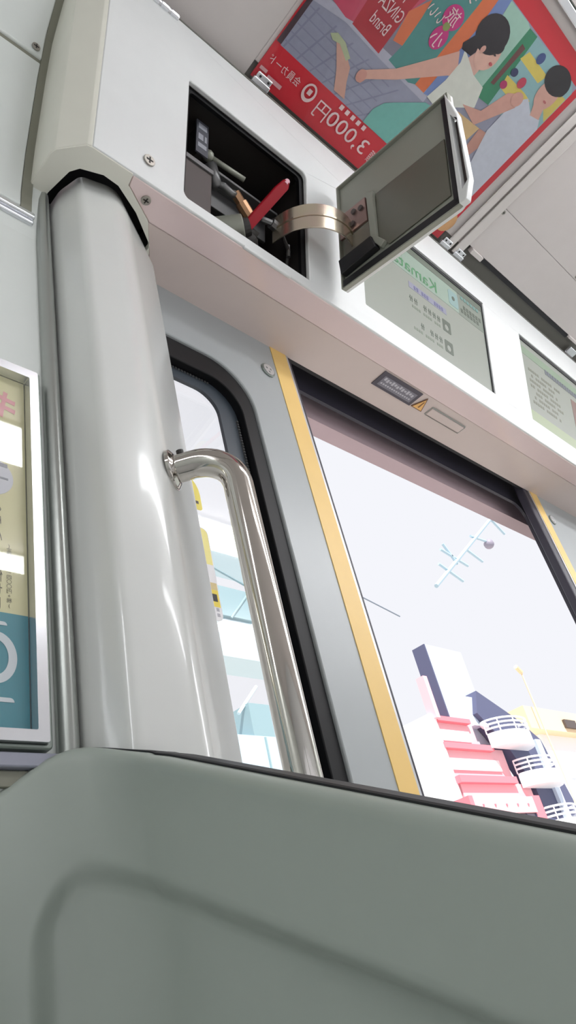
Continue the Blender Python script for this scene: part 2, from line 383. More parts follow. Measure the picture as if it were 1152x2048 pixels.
# curved gold hinge arm: two flat bands bent round from inside the box to the lid
arm = []
P0, P1, P2, P3 = (.945, -.06), (.935, .055), (1.04, .095), (1.093, .060)
pts = []
for i in range(15):
    t = i/14; pts.append(tuple((1-t)**3*P0[k]+3*(1-t)**2*t*P1[k]+3*(1-t)*t*t*P2[k]+t**3*P3[k] for k in (0, 1)))
def band(b0, b1, off, th=.004):
    V, F = [], []
    for i, (a, c) in enumerate(pts):
        ta = Vector(pts[min(i+1, 14)])-Vector(pts[max(i-1, 0)]); nx = Vector((-ta.y, ta.x)).normalized()
        for bb in (b0, b1):
            for o_ in (off, off+th): V.append(FRONT(a+nx.x*o_, bb, c+nx.y*o_))
    for i in range(14):
        j = 4*i
        for q in ((0, 1, 5, 4), (2, 6, 7, 3), (0, 4, 6, 2), (1, 3, 7, 5)): F.append(tuple(j+x for x in q))
    F += [(0, 2, 3, 1), (56, 57, 59, 58)]
    return V, F
for b0, b1 in ((.178, .213), (.217, .250)): mk('hinge_arm', band(b0-.042, b1-.042, 0), M_CAD, lid, bevel=.001)
mk('hinge_ridge', band(.1715, .1755, .003, .003), M_CAD, lid)

# ------------------------------------------------------------------ emergency door cock inside the hatch
HX = lambda a, b, c: FRONT(a, b, c)
cock = thing('emergency_door_cock', 'red lever valve with brass fitting inside the open header hatch', 'valve', tuple(HX(.83, .10, -.10)))
mk('lever', FRONT.map(plate([(-.0115, 0), (.0115, 0), (.0135, .17), (.010, .215), (-.008, .222), (-.0135, .20)], [], 0, .014)) if False else (lambda fr: fr.map(plate([(-.012, -.012), (.012, -.012), (.0135, .165), (.010, .20), (-.006, .206), (-.0135, .19)], [], -.007, .007)))(
    (lambda A, B: Frame(A, ((B-A).normalized().cross(UP.cross(XV))).normalized(), (B-A).normalized(), (B-A).normalized().cross((B-A).normalized().cross(UP.cross(XV))).normalized()))(Vector(HX(.852, .122, -.05)), Vector(HX(.958, .318, -.012)))), M_RED, cock, bevel=.003, label='bright red lever')
A_ = Vector(HX(.852, .122, -.05)); B_ = Vector(HX(.958, .318, -.012)); dr = (B_-A_).normalized()
tipc = A_ + dr*.193
mk('lever_tip', tube([tipc, tipc+dr*.018], [.009, .007], 10), mat('worn_tip', (226, 178, 190), .35), cock)
mk('valve_body', join(tube([HX(.800, .105, -.10), HX(.845, .118, -.055)], [.034, .030], 16), tube([HX(.83, .150, -.10), HX(.84, .11, -.10)], .026, 14)), M_VALVE, cock, smooth=False, bevel=.002)
mk('valve_collar', tube([HX(.842, .116, -.060), HX(.856, .122, -.046)], [.024, .020], 16), M_SLOT, cock)
mk('brass_fitting', join(tube([HX(.823, .210, -.06), HX(.845, .190, -.06)], .012, 6), tube([HX(.842, .192, -.06), HX(.872, .165, -.06)], .015, 10)), M_BRASS, cock)
mk('pipe', join(tube([HX(.765, .215, -.08), HX(.79, .205, -.06), HX(.81, .20, -.06), HX(.826, .206, -.06)], .009, 10), tube([HX(.755, .25, -.07), HX(.778, .20, -.07)], [.017, .013], 8)), M_STEELD, cock, smooth=True)
mk('support_bar', join(FRONT.box(.775, .975, .20, .262, -.13, -.12), FRONT.box(.775, .975, .255, .262, -.12, -.075)), M_STEELD, cock, bevel=.0015)
mk('junction_box', FRONT.box(.668, .752, .085, .215, -.12, -.055), M_UMBER, cock, bevel=.003)
mk('junction_box_lid', FRONT.box(.670, .752, .204, .216, -.056, -.050), M_STEELD, cock, bevel=.001)
mk('cable', tube([HX(.90, .185, -.06), HX(.935, .180, -.05), HX(.965, .170, -.05), HX(.985, .135, -.05), HX(.995, .09, -.07)], .005, 8), M_SLOT, cock)
mk('cable_gland', join(tube([HX(.905, .187, -.06), HX(.93, .183, -.05)], .008, 8), tube([HX(.928, .183, -.05), HX(.957, .179, -.05)], .013, 8)), M_STEELD, cock)
mk('knuckle', join(blob(HX(.875, .105, -.08), .03, .03, .02), tube([HX(.86, .15, -.09), HX(.90, .13, -.08)], .022, 10)), M_SLOT, cock, smooth=True)
mk('side_bolt', tube([HX(.985, .115, -.05), HX(.985, .15, -.05)], .005, 8), M_STEELD, cock)
mk('top_rod', join(tube([HX(.765, .305, -.09), HX(.86, .285, -.07)], .007, 8), blob(HX(.765, .305, -.09), .014, .014, .014)), M_VALVE, cock, smooth=True)
ip = thing('hatch_notice', 'small dark instruction label inside the hatch at its upper left', 'label', tuple(HX(.72, .25, -.07)))
mk('notice_plate', FRONT.box(.703, .737, .245, .342, -.058, -.054), mat('notice_grey', (70, 72, 80), .5), ip)
mk('notice_print', join(FRONT.box(.708, .732, .318, .334, -.054, -.0532), FRONT.box(.708, .722, .285, .303, -.054, -.0532), FRONT.box(.708, .732, .262, .275, -.054, -.0532), FRONT.box(.726, .732, .285, .303, -.054, -.0532)), mat('notice_pale', (150, 152, 160), .5), ip)
mk('notice_stand', FRONT.box(.712, .728, .25, .335, -.21, -.058), M_SLOT, ip)

# ------------------------------------------------------------------ screens in the header
SCRF = [Frame(FRONT((a0+a1)/2, (b0+b1)/2, -.008), -XV, UP, NRM) for a0, a1, b0, b1 in LC]     # lettering runs right to left as in the photo
def scr_mat(name, rgb, e=.16): rgb = tuple(int(c*.86) for c in rgb); return mat(name, rgb, .25, emit=(rgb, e), var=.01)
M_SCRBG = scr_mat('screen_pale', (160, 165, 155))
labels = ['upper display screen showing a green station name', 'second display screen with a page of small grey text lines']
for i, (a0, a1, b0, b1) in enumerate(LC):
    sc = thing('display_screen', labels[i], 'screen', tuple(FRONT((a0+a1)/2, b0, -.02)), group='display screens above the door')
    fr = SCRF[i]; hw, hh = (a1-a0)/2, (b1-b0)/2
    mk('screen_glass', fr.box(-hw, hw, -hh, hh, -.004, 0), M_SCRBG, sc)
    mk('bezel', fr.map(plate(rrect(-hw-.004, hw+.004, -hh-.004, hh+.004, .002), [rrect(-hw+.005, hw-.003, -hh+.002, hh-.011, .002)], -.008, .003)), M_BLACK, sc)
    e = .0006
    if i == 0:
        mk('station_band', fr.box(-hw+.150, hw-.003, .057, hh-.011, 0, e), scr_mat('screen_mint', (160, 178, 164)), sc)
        mk('dark_corner', join(fr.box(-hw+.003, -hw+.150, .055, hh-.011, 0, e)), scr_mat('screen_greygreen', (140, 148, 138)), sc)
        mk('dark_stripe', fr.box(-hw+.003, hw-.003, hh-.034, hh-.011, e, 2*e), scr_mat('screen_shade', (118, 126, 114)), sc)
        mk('line_badge', fr.map(plate(rrect(-.165, -.112, .068, .125, .01), [], e, 2*e)), scr_mat('screen_sky', (150, 178, 176)), sc)
        mk('badge_print', fr.map(plate(circ(-.138, .098, .008, 10), [], 2*e, 3*e)), scr_mat('screen_text', (104, 112, 102)), sc)
        mk('station_name', text_vf('Kamata', fr, .062, .086, .040, 2.5*e, width=.215), scr_mat('screen_green', (92, 152, 108)), sc, label='green station name')
        mk('lilac_band', fr.box(-.088, .100, .010, .031, 0, e), scr_mat('screen_lilac', (154, 154, 174)), sc)
        g_ = mk('lilac_print', join(*[fr.box(-.070+.0125*q, -.062+.0125*q, .014, .026, e, 2*e) for q in range(12) if q not in (4, 5, 9)]), scr_mat('screen_violet', (122, 120, 158)), sc); g_['kind'] = 'stuff'
        dk = scr_mat('screen_text', (104, 112, 102)); lt = scr_mat('screen_text_pale', (138, 146, 132))
        for r, (yy, x1_) in enumerate(((-.030, .106), (-.104, .080))):
            mk('pictogram', fr.map(plate(rrect(-.102, -.060, yy-.026, yy+.016, .004), [circ(-.081, yy-.008, .011, 8)], 0, e)), dk, sc)
            k = 0; x = -.048
            while x < x1_-.018:
                if k != 4-r:
                    mk('text_glyph', join(fr.box(x, x+.016, yy+.002, yy+.0045, 0, e), fr.box(x+.002, x+.005, yy-.008, yy+.012, 0, e), fr.box(x+.010, x+.013, yy-.008, yy+.012, 0, e)), dk, sc)['kind'] = 'stuff'
                x += .0225; k += 1
            tr2 = mk('text_row', join(*[fr.box(-.046+.011*q, -.039+.011*q, yy-.026, yy-.018, 0, e) for q in range(14) if q % 5 != 3]), lt, sc); tr2['kind'] = 'stuff'
        for n_, (yy, x0_, m_) in enumerate(((.096, -.296, 6), (.078, -.280, 6))):
            g_ = mk('text_row', join(*[fr.box(x0_+.018*q, x0_+.012+.018*q, yy-.008, yy+.006, e, 2*e) for q in range(m_)]), dk, sc); g_['kind'] = 'stuff'
        g_ = mk('text_row', join(*[fr.box(-.285+.018*q, -.273+.018*q, hh-.050, hh-.038, 2*e, 3*e) for q in range(6)]), scr_mat('screen_cyan', (122, 160, 154)), sc); g_['kind'] = 'stuff'
    else:
        mk('green_band', fr.box(-hw+.003, hw-.003, .105, .138, 0, e), scr_mat('screen_leaf', (146, 164, 142)), sc)
        mk('green_foot', fr.box(-hw+.003, hw-.003, -hh+.002, -hh+.05, 0, e), scr_mat('screen_leaf2', (170, 182, 150)), sc)
        tt = scr_mat('screen_text2', (134, 134, 122))
        g_ = mk('heading', join(*[fr.box(.135-.020*q-.015, .135-.020*q, .088, .108, e, 2*e) for q in range(13)]), scr_mat('screen_slate', (116, 120, 130)), sc); g_['kind'] = 'stuff'
        for r in range(7):
            yy = .052-.022*r
            g_ = mk('text_row', join(*[fr.box(.285-.016*q-.011, .285-.016*q, yy-.005, yy+.005, 0, e) for q in range((r*5) % 3+(r > 2), 16-(r*3) % 4) if (q*7+r*3) % 6]), tt, sc); g_['kind'] = 'stuff'
        mk('picture_panel', fr.box(-.20, -.060, -.13, .065, 0, e), scr_mat('screen_rose', (140, 114, 108)), sc)

# ------------------------------------------------------------------ stickers on the soffit
SOF = Frame((0, 0, 1.3235), XV, (0, 1, 0), (0, 0, -1))
st = thing('warning_sticker', 'dark grey sticker with pale lettering on the soffit above the doorway', 'sticker', (1.458, .667, 1.322))
mk('sticker_sheet', SOF.box(1.372, 1.544, .641, .694, 0, .0022), mat('sticker_dark', (78, 74, 84), .4), st)
mk('sticker_panel', SOF.box(1.386, 1.532, .652, .686, .0022, .0026), mat('sticker_mid', (124, 122, 132), .4), st)
L_ = []
for k in range(12): L_ += [SOF.box(1.392+.0112*k, 1.400+.0112*k, .655+.002*(k % 3), .665+.003*(k % 2), .0026, .003)]
for k in range(14): L_ += [SOF.box(1.392+.0096*k, 1.398+.0096*k, .674, .679, .0026, .003)]
mk('lettering', join(*L_), mat('sticker_print', (190, 188, 196), .4), st)
tr_ = thing('warning_triangle_sticker', 'small orange warning triangle sticker beside the dark sticker', 'sticker', (1.574, .67, 1.322))
mk('triangle_border', SOF.map(plate([(1.550, .692), (1.574, .645), (1.599, .692)], [], 0, .0022)), mat('tri_border', (120, 84, 56), .4), tr_)
mk('triangle_face', SOF.map(plate([(1.5545, .6895), (1.574, .651), (1.5945, .6895)], [], .0022, .0026)), mat('tri_orange', (238, 186, 112), .4), tr_)
mk('mark', SOF.map(plate([(1.5725, .660), (1.5765, .660), (1.5775, .684), (1.5715, .684)], [], .0026, .003)), mat('tri_mark', (134, 92, 52), .4), tr_)

# ------------------------------------------------------------------ sliding doors
DF = Frame((0, YD, 0), XV, (0, 0, 1), (0, 1, 0))
def door(name, x0, x1, lead, wx0, wx1, label):
    """lead=+1: leading edge at x1, -1: at x0"""
    d = thing(name, label, 'door', ((x0+x1)/2, YD+.02, FLOOR)); d['kind'] = 'structure'
    del d['category']
    zt, zb = 1.40, FLOOR+.01
    wt, wb = 1.170, -.35
    mk('leaf', DF.map(plate([(x0, zb), (x1, zb), (x1, zt), (x0, zt)], [rrect(wx0, wx1, wb, wt, .115, 10)], 0, .035)), M_DOOR, d, bevel=.003)
    mk('window_frame', DF.map(plate(rrect(wx0+.001, wx1-.001, wb+.001, wt-.001, .114, 10), [rrect(wx0+.038, wx1-.038, wb+.056, wt-.060, .080, 10)], .006, .030)), M_GASKET, d, bevel=.002)
    mk('window_seal', DF.map(plate(rrect(wx0+.034, wx1-.034, wb+.05, wt-.054, .082, 10), [rrect(wx0+.088, wx1-.088, wb+.09, wt-.092, .055, 10)], .026, .034)), mat('seal_slate', (62, 70, 78), .35), d)
    # beaded glazing spacer along the window edge
    dots = []
    rr = wx1-.043 if lead > 0 else wx0+.043
    for k in range(150):
        z = wt-.15-.0076*k
        dots.append(DF.box(rr-.0022, rr+.0022, z, z+.0045, .0225, .026))
    for k in range(int((wx1-wx0-.2)/.0076)):
        x = wx0+.10+.0076*k
        dots.append(DF.box(x, x+.004, wt-.066, wt-.062, .0235, .026))
    g = mk('spacer_beads', join(*dots), M_STEELD, d); g['kind'] = 'stuff'
    mk('pane', DF.box(wx0+.05, wx1-.05, wb+.05, wt-.05, .030, .033), M_GLASS, d)
    if lead > 0: ys, rs, ss = (x1-.054, x1), (x1+.008, x1+.022), (x1, x1+.008)
    else: ys, rs, ss = (x0, x0+.054), (x0-.045, x0-.008), (x0-.008, x0)
    mk('yellow_stripe', DF.box(ys[0], ys[1], zb, zt, -.0018, .004), M_YEL, d)
    mk('edge_strip', DF.box(ss[0], ss[1], zb, zt, -.001, .034), M_STEEL, d, bevel=.001)
    mk('edge_rubber', DF.box(rs[0], rs[1], zb, zt, .002, .033), M_NAVY, d, bevel=.006, seg=3)
    c = (x1-.088) if lead > 0 else (x0+.088)
    DN = Frame((0, YD, 0), XV, (0, 0, 1), (0, -1, 0))
    em = mk('lock_cap', DN.map(plate(circ(c, 1.222, .0205, 24), [], 0, .004)), M_ALU2, d, bevel=.001)
    mk('lock_face', DN.map(plate(circ(c, 1.222, .0165, 24), [circ(c-.006, 1.225, .003, 8), circ(c+.006, 1.225, .003, 8), circ(c, 1.214, .003, 8)], .004, .0055)), M_STEEL, em)
    return d
door('door_1', .30, 1.094, 1, .40, .928, 'grey sliding door leaf with rounded window beside the pillar')
door('door_2', 2.345, 3.14, -1, 2.52, 3.04, 'grey sliding door leaf at the right edge of the doorway')
# sticker on the window of the first leaf
sg = Frame((0, YD+.028, 0), -XV, (0, 0, 1), (0, -1, 0))
g1 = thing('window_sticker', 'round yellow sticker on the door window behind the chrome bar', 'sticker', (.70, YD+.029, .745))
mk('sticker_disc', sg.map(plate(rrect(-.742, -.64, .745, .83, (.006, .006, .05, .05)), [], 0, .001)), mat('sticker_yellow', (232, 214, 96), .5, emit=None), g1)
mk('sticker_print', join(*[sg.box(-.735+.012*k, -.729+.012*k, .758, .764, .001, .0014) for k in range(4)]), M_UMBER, g1)
g2 = thing('window_notice', 'tall yellow and white paper notice on the door window', 'sticker', (.70, YD+.029, .52))
mk('notice_sheet', sg.map(plate(rrect(-.744, -.63, .522, .706, .012), [], 0, .001)), mat('notice_white', (226, 224, 226), .5), g2)
mk('yellow_field', sg.map(plate(rrect(-.742, -.632, .630, .704, (.001, .001, .012, .012)), [], .001, .0013)), mat('notice_yellow', (236, 224, 140), .5), g2)
mk('yellow_foot', sg.box(-.742, -.632, .548, .580, .001, .0013), mat('notice_yellow2', (228, 204, 60), .5), g2)
mk('tan_skyline', join(sg.box(-.742, -.728, .580, .594, .001, .0013), sg.box(-.728, -.716, .580, .602, .001, .0013), sg.box(-.716, -.65, .580, .598, .001, .0013)), mat('notice_tan', (206, 186, 130), .5), g2)
mk('dark_title', sg.box(-.738, -.66, .558, .572, .0013, .0016), M_SLOT, g2)
mk('small_print', join(*[sg.box(-.738+.010*k, -.732+.010*k, .530+.010*j, .536+.010*j, .001, .0013) for k in range(8) for j in range(2)]), mat('notice_grey2', (170, 168, 176), .5), g2)

# ------------------------------------------------------------------ chrome grab bar
gb = thing('grab_bar', 'chrome grab bar bent out from the glossy pillar', 'grab bar', (.612, .56, FLOOR))
fl = Vector((.557, .6325, .664)); ax = Vector((.612, .560)); hd = Vector((ax.x-fl.x, ax.y-fl.y, 0)); hl = hd.length; hd.normalize()
R_ = .058; path = [fl, fl+hd*.012, fl+hd*(hl-R_)]
for k in range(1, 15):
    t = math.pi/2*k/14; path.append(fl + hd*(hl-R_+R_*math.sin(t)) + Vector((0, 0, -R_*(1-math.cos(t)))))
for z in (.45, .3, .1, -.2, -.6): path.append(Vector((ax.x, ax.y, z)))
# lower end bends back to the pillar foot
for k in range(1, 9):
    t = math.pi/2*k/8; path.append(Vector((ax.x, ax.y, -.66)) + Vector((-hd.x*R_*(1-math.cos(t)), -hd.y*R_*(1-math.cos(t)), -R_*math.sin(t))))
path.append(Vector((fl.x, fl.y, -.66-R_)))
mk('bar', tube(path, .0213, 32), M_CHROME, gb, smooth=True)
mk('flange', tube([fl-hd*.002, fl+hd*.004, fl+hd*.009], [.031, .031, .024], 28), M_CHROME, gb, smooth=False, bevel=.001)
perp = Vector((-hd.y, hd.x, 0))
mk('set_screw', tube([fl+hd*.018+Vector((0, 0, .019))-perp*.006, fl+hd*.018+Vector((0, 0, .026))-perp*.008], .0055, 10), M_SLOT, gb)

# ------------------------------------------------------------------ seat-end partition
pt = thing('seat_partition', 'pale green-grey moulded seat-end partition with black top edge', 'partition', (.43, .3, FLOOR))
arcz = {0: .2325, 10: .241, 20: .2495, 30: .258, 40: .2645, 50: .266, 60: .2615, 70: .251, 80: .238, 88: .228}
cols = []                                            # (x, y, ztop, normal, theta or None, y)
ys = [-.16 + .0125*i for i in range(61)]
def ztop(y):
    z = .2325 + (y-.60)*.482
    if y < -.02: z -= (-.02-y)**2*3.0
    return z
for y in ys:
    if y < .597: cols.append((.43, y, ztop(y), (-1, 0), None))
for th in range(0, 89, 2):
    k0 = max(k for k in arcz if k <= th); k1 = min(k for k in arcz if k >= th)
    z = arcz[k0] if k0 == k1 else arcz[k0]+(arcz[k1]-arcz[k0])*(th-k0)/(k1-k0)
    t = math.radians(th); cols.append((.33+.1*math.cos(t), .6+.1*math.sin(t), z, (-math.cos(t), -math.sin(t)), th))
# smooth the top line a little
zz = [c[2] for c in cols]
for _ in range(3): zz = [zz[0]] + [(zz[i-1]+2*zz[i]+zz[i+1])/4 for i in range(1, len(zz)-1)] + [zz[-1]]
def sm(a, b, x):
    t = min(1, max(0, (x-a)/(b-a))); return t*t*(3-2*t)
DR = [(.016, 0.), (.009, .0012), (.0035, .0045), (.0008, .009), (0, .015)]
ds = [.022+.006*i for i in range(56)] + [.40, .5, .7, .9, 1.1, 1.3]
def inset(th, y, d):
    # rounded-corner recess: distance inside from the top line and from the wall-side line
    top = d-.112; side = 1. if th is None else (74-th)/74*.129
    r = .055; dx, dy = side, top
    if dx < r and dy < r:
        q = r-math.hypot(max(0, r-dx), max(0, r-dy))
    else: q = min(dx, dy)
    return (.034-.018*sm(.34, .60, y) if th is None else .016)*sm(0, .026, q)
V, F = [], []; nr = len(DR)+len(ds)
for i, (x, y, _, nv, th) in enumerate(cols):
    zt = zz[i]; zb = FLOOR+.25
    for q, d in DR + [(None, d) for d in ds]:
        if q is None: q = inset(th, y, d)
        q -= .0 
        V.append((x-nv[0]*q, y-nv[1]*q, max(zt-d, zb)))
nc = len(cols)
for i in range(nc-1):
    for j in range(nr-1): F.append((i*nr+j, i*nr+j+1, (i+1)*nr+j+1, (i+1)*nr+j))
nb = len(V); TH = .052
for i, (x, y, _, nv, th) in enumerate(cols):
    xb = x-nv[0]*TH if th is None or th < 30 else x-nv[0]*TH*max(.6, 1-(th-30)/70)
    yb = y-nv[1]*TH if th is None or th < 30 else min(.709, y-nv[1]*TH*max(.6, 1-(th-30)/70))
    V += [(xb, yb, zz[i]), (xb, yb, FLOOR+.25)]
for i in range(nc-1):
    a = nb+2*i; F.append((a, a+2, a+3, a+1)); F.append((i*nr, (i+1)*nr, a+2, a)); F.append((i*nr+nr-1, a+1, a+3, (i+1)*nr+nr-1))
F.append(tuple(range(0, nr)) + (nb+1, nb)); F.append(tuple(range((nc-1)*nr, nc*nr)) + (nb+2*nc-1, nb+2*nc-2))
pp = mk('panel', (V, F), M_PART, pt, smooth=True)
pp.data.set_sharp_from_angle(angle=math.radians(50))
# black edging along the top
V, F = [], []
idx = [i for i, c in enumerate(cols) if c[4] is None or c[4] <= 44]
for i in idx:
    x, y, _, nv, th = cols[i]; f = 1. if th is None else max(.15, 1-th/52)
    q0, q1, h = .0165, .0165+.034*f, .0028*f+.0004
    for q, dz in ((q0, -.003), (q0, h*.6), (q0+.003, h), (q1-.003, h), (q1, h*.6), (q1, -.003)): V.append((x-nv[0]*q, y-nv[1]*q, zz[i]+dz))
for i in range(len(idx)-1):
    for j in range(5): F.append((i*6+j, i*6+j+1, i*6+j+7, i*6+j+6))
mk('top_edging', (V, F), M_BLACK, pt, label='black rubber edging')

# ------------------------------------------------------------------ framed poster on the side wall
wp = thing('framed_poster', 'cream and teal poster in an aluminium frame left of the pillar', 'poster', (.0, .70, .268))
PX0, PX1, PZ0, PZ1 = -.42, .389, .268, .829
WF = Frame((0, YW, 0), XV, (0, 0, 1), (0, -1, 0))
mk('frame', WF.map(plate(rrect(PX0+.006, PX1-.006, PZ0+.006, PZ1-.006, .003), [rrect(PX0+.019, PX1-.019, PZ0+.019, PZ1-.022, .002)], 0, .020)), M_ALU, wp, bevel=.002)
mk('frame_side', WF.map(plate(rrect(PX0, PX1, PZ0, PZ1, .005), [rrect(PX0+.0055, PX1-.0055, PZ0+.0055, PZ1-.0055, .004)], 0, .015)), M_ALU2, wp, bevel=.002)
sheet = [PX0+.020, PX1-.020, PZ0+.020, PZ1-.023]
zmid = .428
mk('sheet', WF.box(sheet[0], sheet[1], zmid, sheet[3], .001, .004), mat('poster_cream', (216, 212, 168), .5), wp)
mk('sheet_lower', WF.box(sheet[0], sheet[1], sheet[2], zmid, .001, .004), mat('poster_teal', (62, 138, 152), .45), wp)
PM = Frame((0, YW, 0), -XV, (0, 0, 1), (0, -1, 0))
mk('pink_title', text_vf('キ', PM, -.338, .752, .050, .0046, width=.036, bold=.03), mat('poster_pink', (222, 160, 164), .5), wp)
mk('grey_disc', WF.map(plate(circ(.322, .622, .030, 28), [], .004, .0046)), mat('poster_disc', (206, 208, 214), .5), wp)
mk('disc_print', join(WF.box(.330, .344, .640, .646, .0046, .005), WF.box(.326, .345, .620, .623, .0046, .005)), mat('poster_grey', (150, 152, 160), .5), wp)
vt = lambda s: '\n'.join(s)
mk('price_line', text_vf(vt('(定価・本体一四〇〇円+税)'), PM, -.346, .478, .088, .0046, width=.0065), mat('poster_ink', (84, 82, 66), .5), wp)
mk('author_line', text_vf(vt('くりん 阿俺せし'), PM, -.333, .505, .150, .0046, width=.0095), MATS['poster_ink'], wp)
M_PW = mat('poster_white', (208, 216, 220), .5)
mk('title_stroke', WF.map(plate(rrect(.26, .3435, .407, .416, .0045), [], .004, .0046)), M_PW, wp)
ring = [(.330+.020*math.cos(math.radians(a)), .372+.026*math.sin(math.radians(a))) for a in range(-100, 131, 10)]
V, F = [], []
for i, (a, b) in enumerate(ring):
    d_ = Vector((math.cos(math.radians(-100+10*i)), math.sin(math.radians(-100+10*i))))
    V += [WF(a-d_.x*.005, b-d_.y*.005, .0046), WF(a+d_.x*.005, b+d_.y*.005, .0046)]
for i in range(len(ring)-1): F.append((2*i, 2*i+1, 2*i+3, 2*i+2))
mk('title_stroke', (V, F), M_PW, wp)
mk('title_stroke', WF.map(plate(rrect(.26, .3515, .316, .326, .005), [], .004, .0046)), M_PW, wp)
mk('cover', WF.box(sheet[0], sheet[1], sheet[2], sheet[3], .0062, .0075), M_COVER, wp)
mk('trim_5', WF.box(X0, .398, .250, .2655, .0005, .013), mat('rail_mauve', (150, 152, 166), .4), kind='structure', bevel=.002)
mk('trim_6', WF.box(X0, .398, .232, .2485, .0005, .006), M_OLIVE, kind='structure', bevel=.001)

# ------------------------------------------------------------------ advertisement on the ceiling slope
ad = thing('ceiling_poster', 'large red bordered advertisement of two people under clear plastic on the ceiling slope', 'poster', tuple(CEILF(1.21, .02, .004)))
AX0, AX1 = .818, 1.607
mk('sheet', CEILF.box(AX0, AX1, .004, .578, -.003, .0005), mat('ad_red', (204, 34, 50), .42, var=.05, scale=8), ad)
AD = {
 'photo': [(.834, .098), (1.585, .103), (1.585, .533), (.834, .526)],
 'dark': [(.820, .100), (.834, .100), (.834, .40), (.824, .40)],
 'curb': [(.834, .214), (.85, .24), (1.235, .263), (1.238, .234), (1.063, .23), (.929, .231)],
 'backdrop': [(.834, .24), (1.235, .262), (1.235, .526), (.834, .526)],
 'pinkwall': [(.850, .246), (.922, .238), (1.01, .26), (1.066, .408), (1.05, .52), (.86, .52)],
 'sign': [(.939, .296), (.949, .410), (1.045, .411), (1.042, .342), (1.048, .236), (.945, .239)],
 'orange': [(1.04, .345), (1.07, .398), (1.08, .432), (1.078, .356), (1.085, .286), (1.056, .279)],
 'teal': [(1.07, .398), (1.074, .500), (1.17, .515), (1.176, .464), (1.184, .249), (1.164, .24), (1.08, .243), (1.085, .286), (1.078, .356)],
 'post': [(1.176, .463), (1.17, .526), (1.206, .53), (1.217, .444), (1.22, .25), (1.184, .249)],
 'blue': [(1.217, .444), (1.206, .53), (1.239, .53), (1.246, .488), (1.262, .259), (1.221, .249)],
 'mint': [(1.239, .527), (1.318, .529), (1.334, .525), (1.352, .342), (1.281, .35)],
 'green': [(1.334, .525), (1.369, .527), (1.4, .344), (1.347, .337)],
 'brown': [(1.349, .492), (1.366, .49), (1.369, .384), (1.356, .382)],
 'shelf': [(1.369, .527), (1.558, .533), (1.585, .515), (1.585, .369), (1.4, .344)],
 'yel1': [(1.375, .468), (1.383, .494), (1.48, .493), (1.473, .466)],
 'yel2': [(1.39, .392), (1.38, .423), (1.462, .428), (1.496, .426), (1.475, .391)],
 'yel3': [(1.545, .442), (1.546, .492), (1.583, .495), (1.583, .42)],
 'skirt': [(1.136, .100), (1.135, .139), (1.150, .168), (1.174, .187), (1.244, .238), (1.301, .248), (1.284, .113), (1.259, .102)],
 'leg': [(.94, .189), (.963, .194), (.993, .178), (1.011, .169), (1.028, .14), (1.053, .108), (1.014, .107), (.998, .128), (.983, .147)],
 'shoe': [(.915, .192), (.93, .204), (.96, .201), (.996, .184), (.991, .173), (.951, .19), (.93, .185)],
 'arm': [(1.22, .374), (1.2, .349), (1.111, .241), (1.058, .199), (1.043, .186), (1.044, .162), (1.058, .16), (1.064, .176), (1.131, .224), (1.241, .318), (1.267, .329)],
 'tan': [(1.339, .28), (1.432, .291), (1.426, .244), (1.4, .246)],
 'forearm': [(1.432, .291), (1.458, .296), (1.482, .28), (1.467, .217), (1.441, .233)],
 'neck': [(1.261, .404), (1.303, .408), (1.302, .355), (1.250, .373)],
 'dress': [(1.229, .385), (1.244, .359), (1.244, .346), (1.245, .308), (1.235, .25), (1.284, .246), (1.328, .284), (1.372, .315), (1.348, .361), (1.299, .363), (1.252, .379)],
 'shirt': [(1.457, .399), (1.485, .427), (1.531, .407), (1.566, .416), (1.585, .397), (1.585, .142), (1.542, .169), (1.494, .213), (1.456, .303)],
 'arm2': [(1.335, .3), (1.395, .322), (1.421, .398), (1.459, .421), (1.473, .388), (1.432, .322), (1.409, .286)],
 'manneck': [(1.507, .436), (1.545, .447), (1.564, .414), (1.529, .405)],
 'hairp': [(1.226, .425), (1.211, .391), (1.22, .38), (1.254, .385), (1.262, .415)],
}
ADC = {'photo': (150, 152, 172), 'dark': (72, 54, 62), 'curb': (176, 176, 192), 'backdrop': (128, 124, 140), 'pinkwall': (196, 74, 100), 'sign': (176, 32, 48), 'orange': (214, 112, 70), 'teal': (74, 138, 134),
 'post': (216, 112, 66), 'blue': (112, 134, 186), 'mint': (156, 194, 178), 'green': (48, 130, 94), 'brown': (104, 62, 60), 'shelf': (136, 176, 180), 'yel1': (214, 194, 92), 'yel2': (212, 192, 92), 'yel3': (204, 186, 92),
 'skirt': (112, 178, 168), 'leg': (206, 160, 144), 'shoe': (176, 186, 150), 'arm': (214, 166, 150), 'tan': (212, 180, 130), 'forearm': (190, 140, 126), 'neck': (214, 170, 156), 'dress': (214, 216, 206), 'shirt': (196, 200, 212), 'arm2': (206, 156, 142), 'manneck': (206, 160, 146), 'hairp': (32, 26, 34)}
lay = .0006
def adp(nm, pts, rgb):
    global lay
    lay += .00005
    mk(nm, flat(CEILF, pts, lay), mat('ad_'+'%02x%02x%02x' % rgb, rgb, .42, var=.10, scale=90), ad)
names = {'photo': 'print_street', 'arm': 'print_arm', 'arm2': 'print_arm', 'leg': 'print_leg', 'shirt': 'print_shirt', 'dress': 'print_dress', 'skirt': 'print_skirt', 'sign': 'print_sign'}
def paving():
    # paving joints of the printed street
    for k in range(9): adp('print_joint', [(.84+.045*k, .100), (.845+.045*k, .100), (.80+.06*k+.06, .212), (.795+.06*k+.06, .212)], (134, 136, 158))
    for k in range(5): adp('print_joint', [(.836, .112+.022*k), (1.13, .112+.022*k), (1.13, .115+.022*k), (.836, .115+.022*k)], (136, 138, 160))
for k, p in AD.items():
    adp(names.get(k, 'print_shape'), p, ADC[k])
    if k == 'photo': paving()
